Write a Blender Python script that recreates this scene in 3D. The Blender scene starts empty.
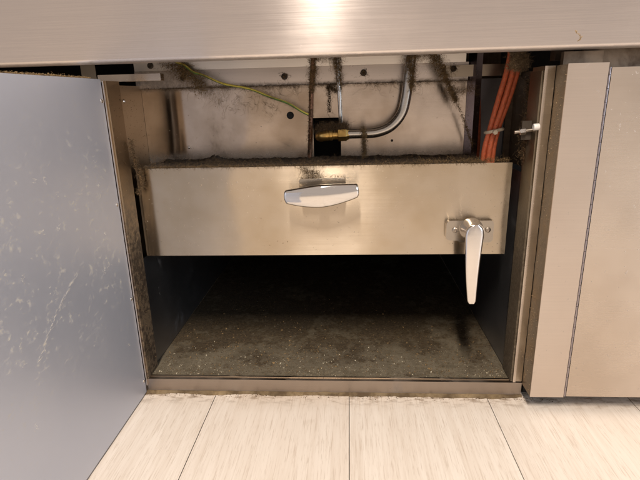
import bpy, bmesh, math, random
from mathutils import Vector, Matrix, noise

# ------------------------------------------------------------------ camera, world, lamps, exposure
scene = bpy.context.scene
COL = scene.collection
cam_data = bpy.data.cameras.new('camera')
cam_data.sensor_width = 36.0
cam_data.lens = 27.04
cam_data.clip_start = 0.01
cam_data.clip_end = 60.0
cam = bpy.data.objects.new('camera', cam_data)
COL.objects.link(cam)
CAM_R = ((0.99802, 0.00743, 0.06245), (0.05766, 0.28831, -0.95580), (-0.02510, 0.95751, 0.28731))
CAM_C = (0.0286, -0.5811, 0.3995)
cam.matrix_world = Matrix([list(CAM_R[i]) + [CAM_C[i]] for i in range(3)] + [[0, 0, 0, 1]])
scene.camera = cam

world = bpy.data.worlds.new('World')
scene.world = world
world.use_nodes = True
bgn = world.node_tree.nodes['Background']
bgn.inputs['Color'].default_value = (1.0, 0.85, 0.75, 1)
bgn.inputs['Strength'].default_value = 0.35


def area(name, loc, target, sx, sy, power, col):
    d = bpy.data.lights.new(name, 'AREA')
    d.shape = 'RECTANGLE'
    d.size, d.size_y, d.energy, d.color = sx, sy, power, col
    o = bpy.data.objects.new(name, d)
    o.location = loc
    o.rotation_euler = (Vector(target) - Vector(loc)).to_track_quat('-Z', 'Y').to_euler()
    COL.objects.link(o)
    return o


area('ceiling_lamp', (-0.10, -1.35, 2.15), (0, 0, 0.1), 0.10, 0.85, 47, (1.0, 0.88, 0.76))
area('cool_fill_light', (2.3, -1.5, 0.85), (-0.26, -0.15, 0.25), 1.2, 1.0, 19, (0.72, 0.84, 1.0))  # added cool fill lamp that tints the open door blue, no window known
scene.view_settings.view_transform = 'Standard'
scene.view_settings.look = 'None'
scene.view_settings.exposure = 0.56
scene.view_settings.gamma = 1.0
scene.render.film_transparent = False

rnd = random.Random(7)

# ------------------------------------------------------------------ materials


class NT:
    def __init__(self, name):
        self.m = bpy.data.materials.new(name)
        self.m.use_nodes = True
        self.t = self.m.node_tree
        self.b = self.t.nodes['Principled BSDF']
        self.pos = self.n('ShaderNodeNewGeometry').outputs['Position']

    def n(self, typ, **kw):
        nd = self.t.nodes.new(typ)
        for k, v in kw.items():
            setattr(nd, k, v)
        return nd

    def set(self, sock, v):
        s = self.b.inputs[sock] if isinstance(sock, str) else sock
        if hasattr(v, 'is_linked') or hasattr(v, 'links'):
            self.t.links.new(v, s)
        elif isinstance(v, tuple) and len(v) == 3 and s.type == 'RGBA':
            s.default_value = (*v, 1)
        else:
            s.default_value = v

    def math(self, op, a, b=0.0, clamp=False):
        nd = self.n('ShaderNodeMath', operation=op, use_clamp=clamp)
        self.set(nd.inputs[0], a)
        self.set(nd.inputs[1], b)
        return nd.outputs[0]

    def scalev(self, vec, s):
        nd = self.n('ShaderNodeVectorMath', operation='MULTIPLY')
        self.set(nd.inputs[0], vec)
        nd.inputs[1].default_value = s
        return nd.outputs[0]

    def noise(self, scale, detail=4, rough=0.6, stretch=(1, 1, 1), vec=None, dist=0.0):
        nd = self.n('ShaderNodeTexNoise')
        self.set(nd.inputs['Vector'], self.scalev(vec or self.pos, stretch))
        nd.inputs['Scale'].default_value = scale
        nd.inputs['Detail'].default_value = detail
        nd.inputs['Roughness'].default_value = rough
        nd.inputs['Distortion'].default_value = dist
        return nd.outputs['Fac']

    def vor(self, scale, stretch=(1, 1, 1)):
        nd = self.n('ShaderNodeTexVoronoi')
        self.set(nd.inputs['Vector'], self.scalev(self.pos, stretch))
        nd.inputs['Scale'].default_value = scale
        return nd.outputs['Distance']

    def rng(self, v, a, b, c=0.0, d=1.0):
        nd = self.n('ShaderNodeMapRange', interpolation_type='SMOOTHSTEP')
        self.set(nd.inputs['Value'], v)
        for i, x in enumerate((a, b, c, d)):
            nd.inputs[i + 1].default_value = x
        return nd.outputs['Result']

    def mix(self, f, a, b):
        nd = self.n('ShaderNodeMix', data_type='RGBA')
        self.set(nd.inputs['Factor'], f)
        self.set(nd.inputs[6], a)
        self.set(nd.inputs[7], b)
        return nd.outputs[2]

    def axis(self, i):
        nd = self.n('ShaderNodeSeparateXYZ')
        self.set(nd.inputs[0], self.pos)
        return nd.outputs[i]

    def bump(self, h, strength, dist):
        nd = self.n('ShaderNodeBump')
        nd.inputs['Strength'].default_value = strength
        nd.inputs['Distance'].default_value = dist
        self.set(nd.inputs['Height'], h)
        self.set('Normal', nd.outputs['Normal'])


def steel(name, tint, rough=0.3, aniso=0.6, brush=(0.10, 0.10, 12), dirt=0.15, dirt_col=(0.060, 0.036, 0.016),
          zones=(), film=0.0, film_col=(0.42, 0.33, 0.22), metallic=1.0, fleck=0.0, scale=9.0, tangent=(0, 0, 1), warp=16.0):
    """brushed sheet metal; dirt = share of grime blotches, zones = (axis, from, to, amount) grime ramp along an axis, also used for painted shade"""
    k = NT(name)
    smear = k.noise(scale, 5, 0.62, dist=0.4)
    fine = k.noise(scale * 11, 5, 0.7)
    streak = k.noise(140, 2, 0.5, stretch=brush)
    amount = k.rng(smear, 0.78 - 0.55 * dirt, 1.02 - 0.4 * dirt, 0, 0.75)
    speck = k.rng(k.noise(scale * 26, 3, 0.6), 0.675, 0.73, 0, 0.7 * min(1, dirt * 3))
    amount = k.math('MAXIMUM', amount, speck)
    for ax, a, b, amt in zones:
        z = k.rng(k.axis(ax), a, b, 0, amt)
        z = k.math('MULTIPLY', z, k.rng(k.math('ADD', k.math('MULTIPLY', fine, 0.5), k.math('MULTIPLY', smear, 0.5)), 0.32, 0.55, 0.25, 1.0))
        amount = k.math('MAXIMUM', amount, z)
    amount = k.math('MULTIPLY', amount, k.rng(fine, 0.2, 0.75, 0.6, 1.25), True)
    base = k.mix(k.rng(streak, 0.3, 0.7), tuple(c * 0.975 for c in tint), tuple(min(1, c * 1.02) for c in tint))
    if film:
        base = k.mix(k.rng(k.noise(scale * 0.7, 4, 0.6), 0.3, 0.75, 0.2 * film, film), base, film_col)
    colr = k.mix(amount, base, dirt_col)
    met = k.math('SUBTRACT', metallic, k.math('MULTIPLY', amount, metallic), True)
    rg = k.math('ADD', rough, k.math('MULTIPLY', amount, 0.4))
    rg = k.math('ADD', rg, k.math('MULTIPLY', k.math('SUBTRACT', streak, 0.5), 0.06))
    rg = k.math('ADD', rg, k.math('MULTIPLY', k.math('SUBTRACT', smear, 0.5), 0.16), True)
    if fleck:
        f = k.rng(k.vor(95), 0.0, 0.14, 1, 0)
        f = k.math('MULTIPLY', f, k.rng(k.noise(22, 3), 0.52, 0.62))
        f = k.math('MULTIPLY', f, fleck)
        colr = k.mix(f, colr, (0.55, 0.48, 0.36))
        met = k.math('MULTIPLY', met, k.math('SUBTRACT', 1.0, f))
    k.set('Base Color', colr)
    k.set('Metallic', met)
    k.set('Roughness', rg)
    k.set('Anisotropic', aniso)
    tv = k.n('ShaderNodeCombineXYZ')
    for i in range(3):
        tv.inputs[i].default_value = tangent[i]
    k.set('Tangent', tv.outputs[0])
    h = k.math('ADD', k.math('MULTIPLY', streak, 0.05), k.math('ADD', k.math('MULTIPLY', k.noise(5.0, 2, 0.4), warp), k.math('MULTIPLY', amount, 0.6)))
    k.bump(h, 0.20, 0.0011)
    return k.m


def plain(name, colr, rough=0.5, metallic=0.0, var=0.25, scale=60, bump=0.15, dirt=0.0, dirt_col=(0.08, 0.055, 0.03)):
    k = NT(name)
    f = k.noise(scale, 4, 0.6)
    c = k.mix(k.rng(f, 0.25, 0.75), tuple(x * (1 - var) for x in colr), tuple(min(1, x * (1 + var)) for x in colr))
    if dirt:
        d = k.rng(k.noise(scale * 0.5, 5, 0.7), 0.72 - 0.5 * dirt, 0.86 - 0.3 * dirt, 0, 0.9)
        c = k.mix(d, c, dirt_col)
        k.set('Metallic', k.math('MULTIPLY', k.math('SUBTRACT', 1.0, d), metallic))
        k.set('Roughness', k.math('ADD', rough, k.math('MULTIPLY', d, 0.4), True))
    else:
        k.set('Metallic', metallic)
        k.set('Roughness', k.math('ADD', rough - 0.06, k.math('MULTIPLY', f, 0.12)))
    k.set('Base Color', c)
    if bump:
        k.bump(f, bump, 0.001)
    return k.m


GRIME = (0.10, 0.062, 0.03)
M = {}
M['fascia'] = steel('fascia_steel', (0.76, 0.69, 0.645), 0.205, 0.97, dirt=0.02, zones=((2, 0.4435, 0.4405, 0.45),), scale=6)
M['front'] = steel('front_steel', (0.78, 0.695, 0.61), 0.28, 0.95, dirt=0.16, scale=7, film=0.9, film_col=(0.56, 0.475, 0.395), dirt_col=(0.22, 0.16, 0.11))
M['post'] = steel('post_steel', (0.75, 0.665, 0.59), 0.34, 0.93, dirt=0.08, film=0.5, film_col=(0.62, 0.52, 0.44), scale=7)
M['post_side'] = steel('post_side_steel', (0.40, 0.33, 0.25), 0.45, 0.3, dirt=0.75, dirt_col=(0.15, 0.105, 0.06), scale=30)
M['drawer'] = steel('drawer_steel', (0.62, 0.54, 0.44), 0.24, 0.99, warp=30, dirt=0.25, film=0.85, film_col=(0.45, 0.355, 0.235),
                    zones=((0, 0.226, 0.237, 0.3),), scale=11)
M['ledge'] = steel('ledge_steel', (0.40, 0.33, 0.25), 0.5, 0.2, dirt=0.9, scale=24, dirt_col=(0.07, 0.045, 0.025))
M['back'] = steel('back_steel', (0.78, 0.67, 0.57), 0.17, 0.97, warp=26, dirt=0.28, film=0.9, film_col=(0.36, 0.27, 0.19),
                  zones=( (2, 0.328, 0.312, 0.45), (2, 0.408, 0.4155, 0.4)), scale=13)
M['lightstrip'] = steel('light_strip_steel', (0.90, 0.83, 0.75), 0.42, 0.6, dirt=0.05, scale=14)
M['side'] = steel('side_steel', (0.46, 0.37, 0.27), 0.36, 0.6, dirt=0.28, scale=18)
M['strip'] = steel('strip_steel', (0.72, 0.63, 0.56), 0.30, 0.5, dirt=0.16, zones=((0, -0.14, -0.21, 0.45), (2, 0.421, 0.4145, 0.6)), scale=17)
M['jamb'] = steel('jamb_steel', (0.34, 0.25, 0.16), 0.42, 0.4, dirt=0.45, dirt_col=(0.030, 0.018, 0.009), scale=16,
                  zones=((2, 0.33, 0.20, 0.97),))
M['channel'] = steel('channel_steel', (0.42, 0.35, 0.27), 0.36, 0.5, dirt=0.4, dirt_col=(0.20, 0.15, 0.10), scale=20)
M['greasy'] = steel('greasy_shaded_steel', (0.24, 0.20, 0.145), 0.42, 0.3, dirt=0.55, dirt_col=(0.06, 0.042, 0.024), zones=((2, 0.30, 0.20, 0.97),), scale=22)  # real dirt, plus shade painted into the lower part by the zone
M['brown'] = steel('grimy_steel', (0.26, 0.20, 0.145), 0.45, 0.3, dirt=0.85, dirt_col=(0.085, 0.05, 0.025), scale=22)
M['knuckle'] = steel('hinge_steel', (0.33, 0.29, 0.30), 0.3, 0.2, dirt=0.25, scale=30)
M['purple'] = steel('dark_channel_steel', (0.27, 0.22, 0.22), 0.25, 0.6, dirt=0.2, scale=15)
M['bluish'] = steel('bluish_panel', (0.34, 0.34, 0.36), 0.4, 0.3, dirt=0.25, scale=15)
M['sill'] = steel('sill_steel', (0.36, 0.30, 0.25), 0.36, 0.6, dirt=0.3, zones=((2, 0.006, 0.0, 0.7),), scale=18)
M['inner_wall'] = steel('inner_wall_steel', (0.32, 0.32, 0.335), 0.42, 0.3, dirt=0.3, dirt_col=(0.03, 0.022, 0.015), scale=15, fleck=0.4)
M['dark'] = plain('shade_black', (0.006, 0.005, 0.004), 0.8, var=0.4)  # near-black colour paints in the shade of compartment, recess and gaps
M['void'] = plain('dark_casing', (0.02, 0.016, 0.012), 0.7, var=0.4)
M['chrome'] = steel('chrome', (0.78, 0.75, 0.72), 0.06, 0.0, dirt=0.05, scale=40)
M['satin'] = steel('satin_cast', (0.82, 0.77, 0.72), 0.22, 0.0, dirt=0.14, scale=40)
M['plate'] = steel('plate_cast', (0.40, 0.36, 0.31), 0.25, 0.0, dirt=0.25, scale=50)
M['screw'] = steel('screw_steel', (0.40, 0.35, 0.30), 0.35, 0.0, dirt=0.4, scale=90)
M['bright_screw'] = steel('bright_screw_steel', (0.7, 0.66, 0.62), 0.25, 0.0, dirt=0.15, scale=90)
M['rust_screw'] = plain('grimy_screw', (0.05, 0.038, 0.027), 0.7, 0.2, dirt=0.4)
M['tube'] = steel('tube_steel', (0.55, 0.52, 0.48), 0.26, 0.0, dirt=0.3, dirt_col=(0.12, 0.085, 0.05), scale=26)
M['copper'] = plain('old_copper', (0.30, 0.15, 0.09), 0.45, 0.75, scale=70, dirt=0.55)
M['brass'] = plain('brass', (0.62, 0.40, 0.13), 0.3, 0.95, scale=90, dirt=0.35)
M['cable'] = plain('cable_orange', (0.56, 0.125, 0.05), 0.5, scale=260, var=0.22, bump=0.25, dirt=0.2, dirt_col=(0.20, 0.07, 0.035))
M['tie'] = plain('tie_plastic', (0.55, 0.47, 0.36), 0.5, dirt=0.3)
M['white'] = plain('white_plastic', (0.75, 0.73, 0.70), 0.4, dirt=0.1)
M['wire_green'] = plain('wire_green', (0.10, 0.21, 0.04), 0.5, scale=120, dirt=0.5)
M['wire_yellow'] = plain('wire_yellow', (0.62, 0.50, 0.08), 0.5, scale=120, dirt=0.45)
M['lint'] = plain('lint', (0.17, 0.108, 0.046), 0.95, var=0.5, scale=200, bump=0)
M['lint_mid'] = plain('lint_mid', (0.085, 0.053, 0.023), 0.95, var=0.6, scale=200, bump=0)
M['lint_dark'] = plain('lint_dark', (0.085, 0.051, 0.022), 0.95, var=0.5, scale=200, bump=0)
M['lint_pale'] = plain('lint_pale', (0.27, 0.19, 0.11), 0.95, var=0.4, scale=160, bump=0)
M['crumbs'] = plain('crumbs', (0.36, 0.31, 0.22), 0.9, var=0.6, scale=400, bump=0)
M['fluff_white'] = plain('fluff_white', (0.62, 0.56, 0.46), 0.9, var=0.3, scale=300, bump=0)
M['sealant'] = plain('sealant', (0.25, 0.175, 0.085), 0.6, scale=70, var=0.4, dirt=0.85, dirt_col=(0.05, 0.03, 0.014))
M['red'] = plain('red_cover', (0.45, 0.07, 0.05), 0.5, dirt=0.3)


def door_material():
    k = NT('dusty_door_sheet')
    cloud = k.noise(5, 4, 0.55)
    base = k.mix(k.rng(cloud, 0.3, 0.7), (0.52, 0.545, 0.62), (0.57, 0.59, 0.655))
    warp = k.noise(9, 4, 0.6)
    area_m = k.rng(k.noise(6.5, 2, 0.5), 0.30, 0.55)
    sp = k.rng(k.noise(95, 5, 0.75, stretch=(1, 1, 1.5)), 0.50, 0.70)
    sp = k.math('MULTIPLY', sp, k.rng(k.noise(38, 3, 0.6), 0.44, 0.58))
    sp = k.math('MULTIPLY', sp, area_m)
    zz = k.axis(2)
    band = k.math('MULTIPLY', k.rng(zz, 0.10, 0.20), k.rng(zz, 0.40, 0.30))
    sp = k.math('MULTIPLY', sp, k.math('ADD', k.math('MULTIPLY', band, 0.8), 0.12))
    fine = k.rng(k.noise(330, 3, 0.6), 0.67, 0.73, 0, 0.22)
    d = k.math('MAXIMUM', k.math('MULTIPLY', sp, 0.75), fine)
    k.set('Base Color', k.mix(d, base, (0.64, 0.57, 0.40)))
    k.set('Metallic', k.math('SUBTRACT', 0.55, k.math('MULTIPLY', d, 0.55), True))
    k.set('Roughness', k.math('ADD', k.math('ADD', 0.40, k.math('MULTIPLY', warp, 0.10)), k.math('MULTIPLY', d, 0.4), True))
    k.set('Anisotropic', 0.45)
    tv = k.n('ShaderNodeCombineXYZ')
    tv.inputs[2].default_value = 1
    k.set('Tangent', tv.outputs[0])
    k.bump(k.math('ADD', k.math('MULTIPLY', warp, 1.2), k.math('MULTIPLY', d, 0.5)), 0.12, 0.0012)
    return k.m


def base_plate_material():
    k = NT('dirty_base_plate')
    big = k.noise(15, 6, 0.62, dist=0.15)
    mid = k.noise(70, 6, 0.7)
    fine = k.noise(240, 4, 0.7)
    c = k.mix(k.rng(mid, 0.3, 0.7), (0.090, 0.074, 0.050), (0.160, 0.136, 0.098))
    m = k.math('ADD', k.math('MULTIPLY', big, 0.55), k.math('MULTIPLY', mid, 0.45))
    yy = k.rng(k.axis(1), 0.02, 0.14, -0.05, 0.09)  # dirt mask rises with depth, painting in the dark of the compartment
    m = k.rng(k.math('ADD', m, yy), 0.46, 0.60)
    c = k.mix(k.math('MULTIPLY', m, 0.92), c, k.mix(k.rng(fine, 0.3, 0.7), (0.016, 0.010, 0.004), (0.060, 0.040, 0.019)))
    bl = k.rng(fine, 0.62, 0.70, 0, 0.8)
    c = k.mix(bl, c, (0.018, 0.013, 0.008))
    wh = k.rng(k.noise(300, 2, 0.5), 0.71, 0.75, 0, 0.4)
    c = k.mix(wh, c, (0.55, 0.50, 0.40))
    k.set('Base Color', c)
    k.set('Roughness', k.math('ADD', k.rng(big, 0.4, 0.6, 0.30, 0.6), k.math('MULTIPLY', m, 0.3), True))
    k.set('Metallic', 0.0)
    k.set('Specular IOR Level', 0.3)
    k.bump(k.math('ADD', mid, k.math('MULTIPLY', fine, 0.6)), 0.5, 0.002)
    return k.m


def plank_material():
    k = NT('pale_plank')
    oi = k.n('ShaderNodeObjectInfo').outputs['Random']
    off = k.n('ShaderNodeCombineXYZ')
    k.set(off.inputs[1], k.math('MULTIPLY', oi, 7.0))
    k.set(off.inputs[2], k.math('MULTIPLY', oi, 3.0))
    add = k.n('ShaderNodeVectorMath', operation='ADD')
    k.set(add.inputs[0], k.pos)
    k.set(add.inputs[1], off.outputs[0])
    v = add.outputs[0]
    grain = k.noise(26, 6, 0.62, stretch=(3.6, 0.22, 1), vec=v, dist=0.25)
    pores = k.noise(230, 4, 0.65, stretch=(3.0, 0.10, 1), vec=v)
    broad = k.noise(5, 3, 0.5, stretch=(2.0, 0.5, 1), vec=v)
    c = k.mix(k.rng(grain, 0.32, 0.68), (0.64, 0.575, 0.505), (0.70, 0.645, 0.58))
    lines = k.noise(44, 5, 0.6, stretch=(5.0, 0.16, 1), vec=v, dist=0.9)
    c = k.mix(k.rng(lines, 0.48, 0.62, 0, 0.26), c, (0.50, 0.42, 0.34))
    c = k.mix(k.rng(broad, 0.35, 0.7, 0, 0.35), c, (0.70, 0.63, 0.56))
    c = k.mix(k.math('MULTIPLY', oi, 0.22), c, (0.55, 0.46, 0.38))
    c = k.mix(k.rng(pores, 0.53, 0.68, 0, 0.5), c, (0.40, 0.31, 0.24))
    tick = k.noise(330, 2, 0.5, stretch=(2.2, 0.16, 1), vec=v)
    c = k.mix(k.rng(tick, 0.60, 0.72, 0, 0.3), c, (0.32, 0.24, 0.17))
    # grime trodden against the plinth
    dz = k.rng(k.axis(1), -0.034, -0.004)
    dz = k.math('MULTIPLY', dz, k.rng(k.noise(75, 5, 0.7, stretch=(0.6, 1.5, 1)), 0.47, 0.64))
    c = k.mix(k.math('MULTIPLY', dz, 0.75), c, (0.13, 0.08, 0.04))
    c = k.mix(k.math('MULTIPLY', k.rng(k.axis(1), -0.05, 0.0), k.rng(broad, 0.3, 0.7, 0.12, 0.4)), c, (0.33, 0.24, 0.16))
    kn = k.rng(k.noise(9, 4, 0.6, stretch=(1.6, 0.8, 1), vec=v, dist=1.2), 0.62, 0.74, 0, 0.35)
    c = k.mix(kn, c, (0.40, 0.31, 0.23))
    spots = k.rng(k.noise(230, 3, 0.6), 0.735, 0.77, 0, 0.5)
    c = k.mix(spots, c, (0.20, 0.13, 0.08))
    k.set('Base Color', c)
    k.set('Roughness', k.math('ADD', 0.40, k.math('MULTIPLY', pores, 0.2)))
    k.bump(k.math('ADD', pores, k.math('MULTIPLY', grain, 0.5)), 0.25, 0.0006)
    return k.m


M['door'] = door_material()
M['base'] = base_plate_material()
M['plank'] = plank_material()

# ------------------------------------------------------------------ mesh helpers
ORIGIN = {}


def tag(o, label=None, cat=None, group=None, kind=None):
    for key, v in (('label', label), ('category', cat), ('group', group), ('kind', kind)):
        if v:
            o[key] = v
    return o


def place(o, loc, parent):
    ORIGIN[o.name] = Vector(loc)
    if parent:
        o.parent = parent
        o.location = Vector(loc) - ORIGIN[parent.name]
    else:
        o.location = loc


def empty(name, loc, parent=None):
    o = bpy.data.objects.new(name, None)
    o.empty_display_size = 0.05
    COL.objects.link(o)
    place(o, loc, parent)
    return o


def obj(name, bm, mat, parent=None, smooth=True, bevel=0.0, segs=2, org=None):
    if bevel:
        es = [e for e in bm.edges if len(e.link_faces) == 2 and e.calc_face_angle(0) > 0.6]
        bmesh.ops.bevel(bm, geom=es, offset=bevel, segments=segs, profile=0.6, affect='EDGES')
    bmesh.ops.recalc_face_normals(bm, faces=bm.faces)
    lo = Vector([min(v.co[i] for v in bm.verts) for i in range(3)])
    hi = Vector([max(v.co[i] for v in bm.verts) for i in range(3)])
    c = Vector(org) if org else Vector(((lo.x + hi.x) / 2, (lo.y + hi.y) / 2, lo.z))
    bmesh.ops.translate(bm, vec=-c, verts=bm.verts)
    me = bpy.data.meshes.new(name)
    bm.to_mesh(me)
    bm.free()
    me.materials.append(mat)
    if smooth:
        for p in me.polygons:
            p.use_smooth = True
        try:
            me.set_sharp_from_angle(angle=math.radians(38))
        except Exception:
            pass
    o = bpy.data.objects.new(name, me)
    COL.objects.link(o)
    place(o, c, parent)
    return o


def box(bm, x0, x1, y0, y1, z0, z1):
    vs = [bm.verts.new((x, y, z)) for x in (x0, x1) for y in (y0, y1) for z in (z0, z1)]
    for f in ((0, 1, 3, 2), (4, 6, 7, 5), (0, 4, 5, 1), (2, 3, 7, 6), (0, 2, 6, 4), (1, 5, 7, 3)):
        bm.faces.new([vs[i] for i in f])
    return bm


def B(*a):
    bm = bmesh.new()
    return box(bm, *a)


def prism(pts, axis, a, b, bm=None):
    """closed outline (u,v) extruded along axis from a to b"""
    bm = bm or bmesh.new()

    def co(u, v, w):
        return {'X': (w, u, v), 'Y': (u, w, v), 'Z': (u, v, w)}[axis]
    va = [bm.verts.new(co(u, v, a)) for u, v in pts]
    vb = [bm.verts.new(co(u, v, b)) for u, v in pts]
    n = len(pts)
    bm.faces.new(va)
    bm.faces.new(vb[::-1])
    for i in range(n):
        bm.faces.new((va[i], vb[i], vb[(i + 1) % n], va[(i + 1) % n]))
    return bm


def catmull(pts, n=8):
    pts = [Vector(p) for p in pts]
    P = [2 * pts[0] - pts[1]] + pts + [2 * pts[-1] - pts[-2]]
    out = []
    for i in range(1, len(P) - 2):
        for k in range(n):
            t = k / n
            a, b, c, d = P[i - 1], P[i], P[i + 1], P[i + 2]
            out.append(0.5 * ((2 * b) + (c - a) * t + (2 * a - 5 * b + 4 * c - d) * t * t + (3 * b - a - 3 * c + d) * t ** 3))
    out.append(pts[-1])
    return out


def tube(pts, r, sides=12, bm=None, cap=True):
    bm = bm or bmesh.new()
    rings = []
    ref = None
    for i, p in enumerate(pts):
        d = (pts[min(i + 1, len(pts) - 1)] - pts[max(i - 1, 0)])
        d = d.normalized() if d.length > 1e-9 else Vector((0, 0, 1))
        if ref is None:
            ref = d.orthogonal().normalized()
        ref = (ref - d * ref.dot(d))
        ref = ref.normalized() if ref.length > 1e-6 else d.orthogonal().normalized()
        s = d.cross(ref)
        rr = r[i] if isinstance(r, (list, tuple)) else r
        rings.append([bm.verts.new(p + (ref * math.cos(a) + s * math.sin(a)) * rr)
                      for a in (2 * math.pi * j / sides for j in range(sides))])
    for a, b in zip(rings, rings[1:]):
        for j in range(sides):
            bm.faces.new((a[j], a[(j + 1) % sides], b[(j + 1) % sides], b[j]))
    if cap:
        bm.faces.new(rings[0][::-1])
        bm.faces.new(rings[-1])
    return bm


def disc(c, axis, prof, sides=20, bm=None):
    """lathe: prof = list of (offset along axis, radius)"""
    bm = bm or bmesh.new()
    ax = Vector(axis).normalized()
    u = ax.orthogonal().normalized()
    w = ax.cross(u)
    rings = [[bm.verts.new(Vector(c) + ax * o + (u * math.cos(t) + w * math.sin(t)) * r)
              for t in (2 * math.pi * (j + 0.5) / sides for j in range(sides))] for o, r in prof]
    for a, b in zip(rings, rings[1:]):
        for j in range(sides):
            bm.faces.new((a[j], a[(j + 1) % sides], b[(j + 1) % sides], b[j]))
    bm.faces.new(rings[0][::-1])
    bm.faces.new(rings[-1])
    return bm


def loft(rings, bm=None):
    bm = bm or bmesh.new()
    R = [[bm.verts.new(p) for p in r] for r in rings]
    n = len(R[0])
    for a, b in zip(R, R[1:]):
        for j in range(n):
            bm.faces.new((a[j], a[(j + 1) % n], b[(j + 1) % n], b[j]))
    bm.faces.new(R[0][::-1])
    bm.faces.new(R[-1])
    return bm


def screw_head(c, axis, r, h, parent, mat, name='screw'):
    o = obj(name, disc(c, axis, [(0, r), (h * 0.5, r), (h * 0.9, r * 0.8), (h, r * 0.45), (h * 0.55, r * 0.4)], 14), mat, parent)
    return o


# ------------------------------------------------------------------ floor of planks
floor = obj('floor', B(-1.3, 1.7, -2.6, 0.9, -0.06, -0.008), M['void'], None)
tag(floor, 'pale whitewashed wood plank floor in front of the cabinet', 'floor', kind='structure')
W = 0.1871
gap = 0.0005
seam0 = 0.0258
pm = None
for i in range(-7, 9):
    xa, xb = seam0 + i * W, seam0 + (i + 1) * W
    cuts = [-2.6, -2.05 + 0.37 * (i % 3), -0.62 - 0.19 * ((i * 5) % 4), 0.64]
    for j in range(3):
        y0, y1 = cuts[j], cuts[j + 1]
        bm = B(xa + gap, xb - gap, y0 + gap, y1 - gap, -0.008, rnd.uniform(-0.0002, 0.0001))
        obj('plank', bm, M['plank'], floor, bevel=0.0005, segs=1)

# ------------------------------------------------------------------ cabinet
cab = empty('cooking_cabinet', (0, 0.25, 0))
tag(cab, 'stainless steel kitchen unit with open left door showing its greasy lower compartment', 'cabinet')

# upper fascia: folded sheet with a rounded lower lip
prof = [(-0.030, 0.62)]
for t in range(0, 7):
    a = math.radians(180 + 15 * t)
    prof.append((-0.0262 + 0.0038 * math.cos(a), 0.4443 + 0.0038 * math.sin(a)))
prof += [(-0.004, 0.4405), (-0.004, 0.4422), (-0.0262, 0.4422), (-0.0275, 0.4445), (-0.0275, 0.62)]
obj('fascia', prism(prof, 'X', -1.05, 1.35), M['fascia'], cab)
obj('top_plate', B(-1.05, 1.35, -0.03, 0.62, 0.6205, 0.64), M['fascia'], cab, bevel=0.003)
obj('rear_wall', B(-1.05, 1.35, 0.602, 0.62, 0.0, 0.62), M['void'], cab)
obj('end_wall', B(-1.05, -1.03, 0.02, 0.60, 0.0, 0.62), M['void'], cab)
obj('end_wall', B(1.33, 1.35, 0.02, 0.60, 0.0, 0.62), M['void'], cab)

# sill with its folded upper edge
obj('sill', B(-0.2605, 0.2588, 0.0, 0.006, 0.0, 0.0212), M['sill'], cab, bevel=0.0012)
obj('sill_edge', B(-0.2575, 0.2455, 0.0062, 0.0095, 0.012, 0.0222), M['channel'], cab, bevel=0.0006)
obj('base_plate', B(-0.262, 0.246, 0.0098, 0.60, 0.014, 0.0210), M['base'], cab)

# jambs
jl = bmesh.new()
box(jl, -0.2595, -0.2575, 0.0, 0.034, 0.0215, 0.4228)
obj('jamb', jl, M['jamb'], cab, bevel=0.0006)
obj('jamb_edge', B(-0.2612, -0.2597, -0.0025, 0.012, 0.012, 0.4225), M['front'], cab, bevel=0.0005)
jr = prism([(0.2464, 0.036), (0.2464, -0.0004), (0.2582, -0.0004), (0.2582, 0.036), (0.2566, 0.036), (0.2566, 0.0014), (0.2480, 0.0014), (0.2480, 0.036)],
           'Z', 0.0235, 0.4250)
obj('jamb', jr, M['channel'], cab, bevel=0.0004, segs=1)
obj('jamb_bead', B(0.2460, 0.2494, -0.0022, -0.0006, 0.0235, 0.4250), M['front'], cab, bevel=0.0006)
obj('jamb_inner_face', B(0.2440, 0.2462, 0.0012, 0.036, 0.0225, 0.4200), M['greasy'], cab, bevel=0.0005)

# walls of the compartment
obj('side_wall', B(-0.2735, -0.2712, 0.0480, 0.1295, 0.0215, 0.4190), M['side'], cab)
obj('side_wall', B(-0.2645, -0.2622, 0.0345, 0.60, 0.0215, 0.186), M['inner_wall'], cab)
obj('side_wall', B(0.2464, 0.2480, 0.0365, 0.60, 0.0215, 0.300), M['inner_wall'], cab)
obj('side_wall', B(0.2630, 0.2650, 0.0365, 0.165, 0.300, 0.4230), M['brown'], cab)
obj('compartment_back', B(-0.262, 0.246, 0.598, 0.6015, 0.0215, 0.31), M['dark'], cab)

# rear sheet behind the drawer, notched for the brass fitting
nx0, nx1, nz = -0.0235, 0.0165, 0.3690
obj('back_panel', prism([(-0.2712, 0.300), (nx0, 0.300), (nx0, nz), (nx1, nz), (nx1, 0.300), (0.1920, 0.300), (0.1920, 0.4146), (-0.2712, 0.4146)],
                        'Y', 0.1300, 0.1316), M['back'], cab, smooth=False)
nb = bmesh.new()
box(nb, nx0 - 0.004, nx0 - 0.001, 0.1318, 0.175, 0.295, nz + 0.004)
box(nb, nx1 + 0.001, nx1 + 0.004, 0.1318, 0.175, 0.295, nz + 0.004)
box(nb, nx0 - 0.004, nx1 + 0.004, 0.1755, 0.178, 0.295, nz + 0.004)
box(nb, nx0 - 0.0009, nx1 + 0.0009, 0.1318, 0.175, nz + 0.001, nz + 0.004)
obj('notch_box', nb, M['dark'], cab, smooth=False)
obj('back_panel', B(-0.2760, 0.1920, 0.1262, 0.1284, 0.4150, 0.4388), M['strip'], cab, bevel=0.0006)
obj('sloping_panel', prism([(0.1180, 0.4385), (0.1150, 0.4850), (0.1165, 0.4850), (0.1195, 0.4385)], 'X', -0.2720, 0.1860), M['lightstrip'], cab, smooth=False)
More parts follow.
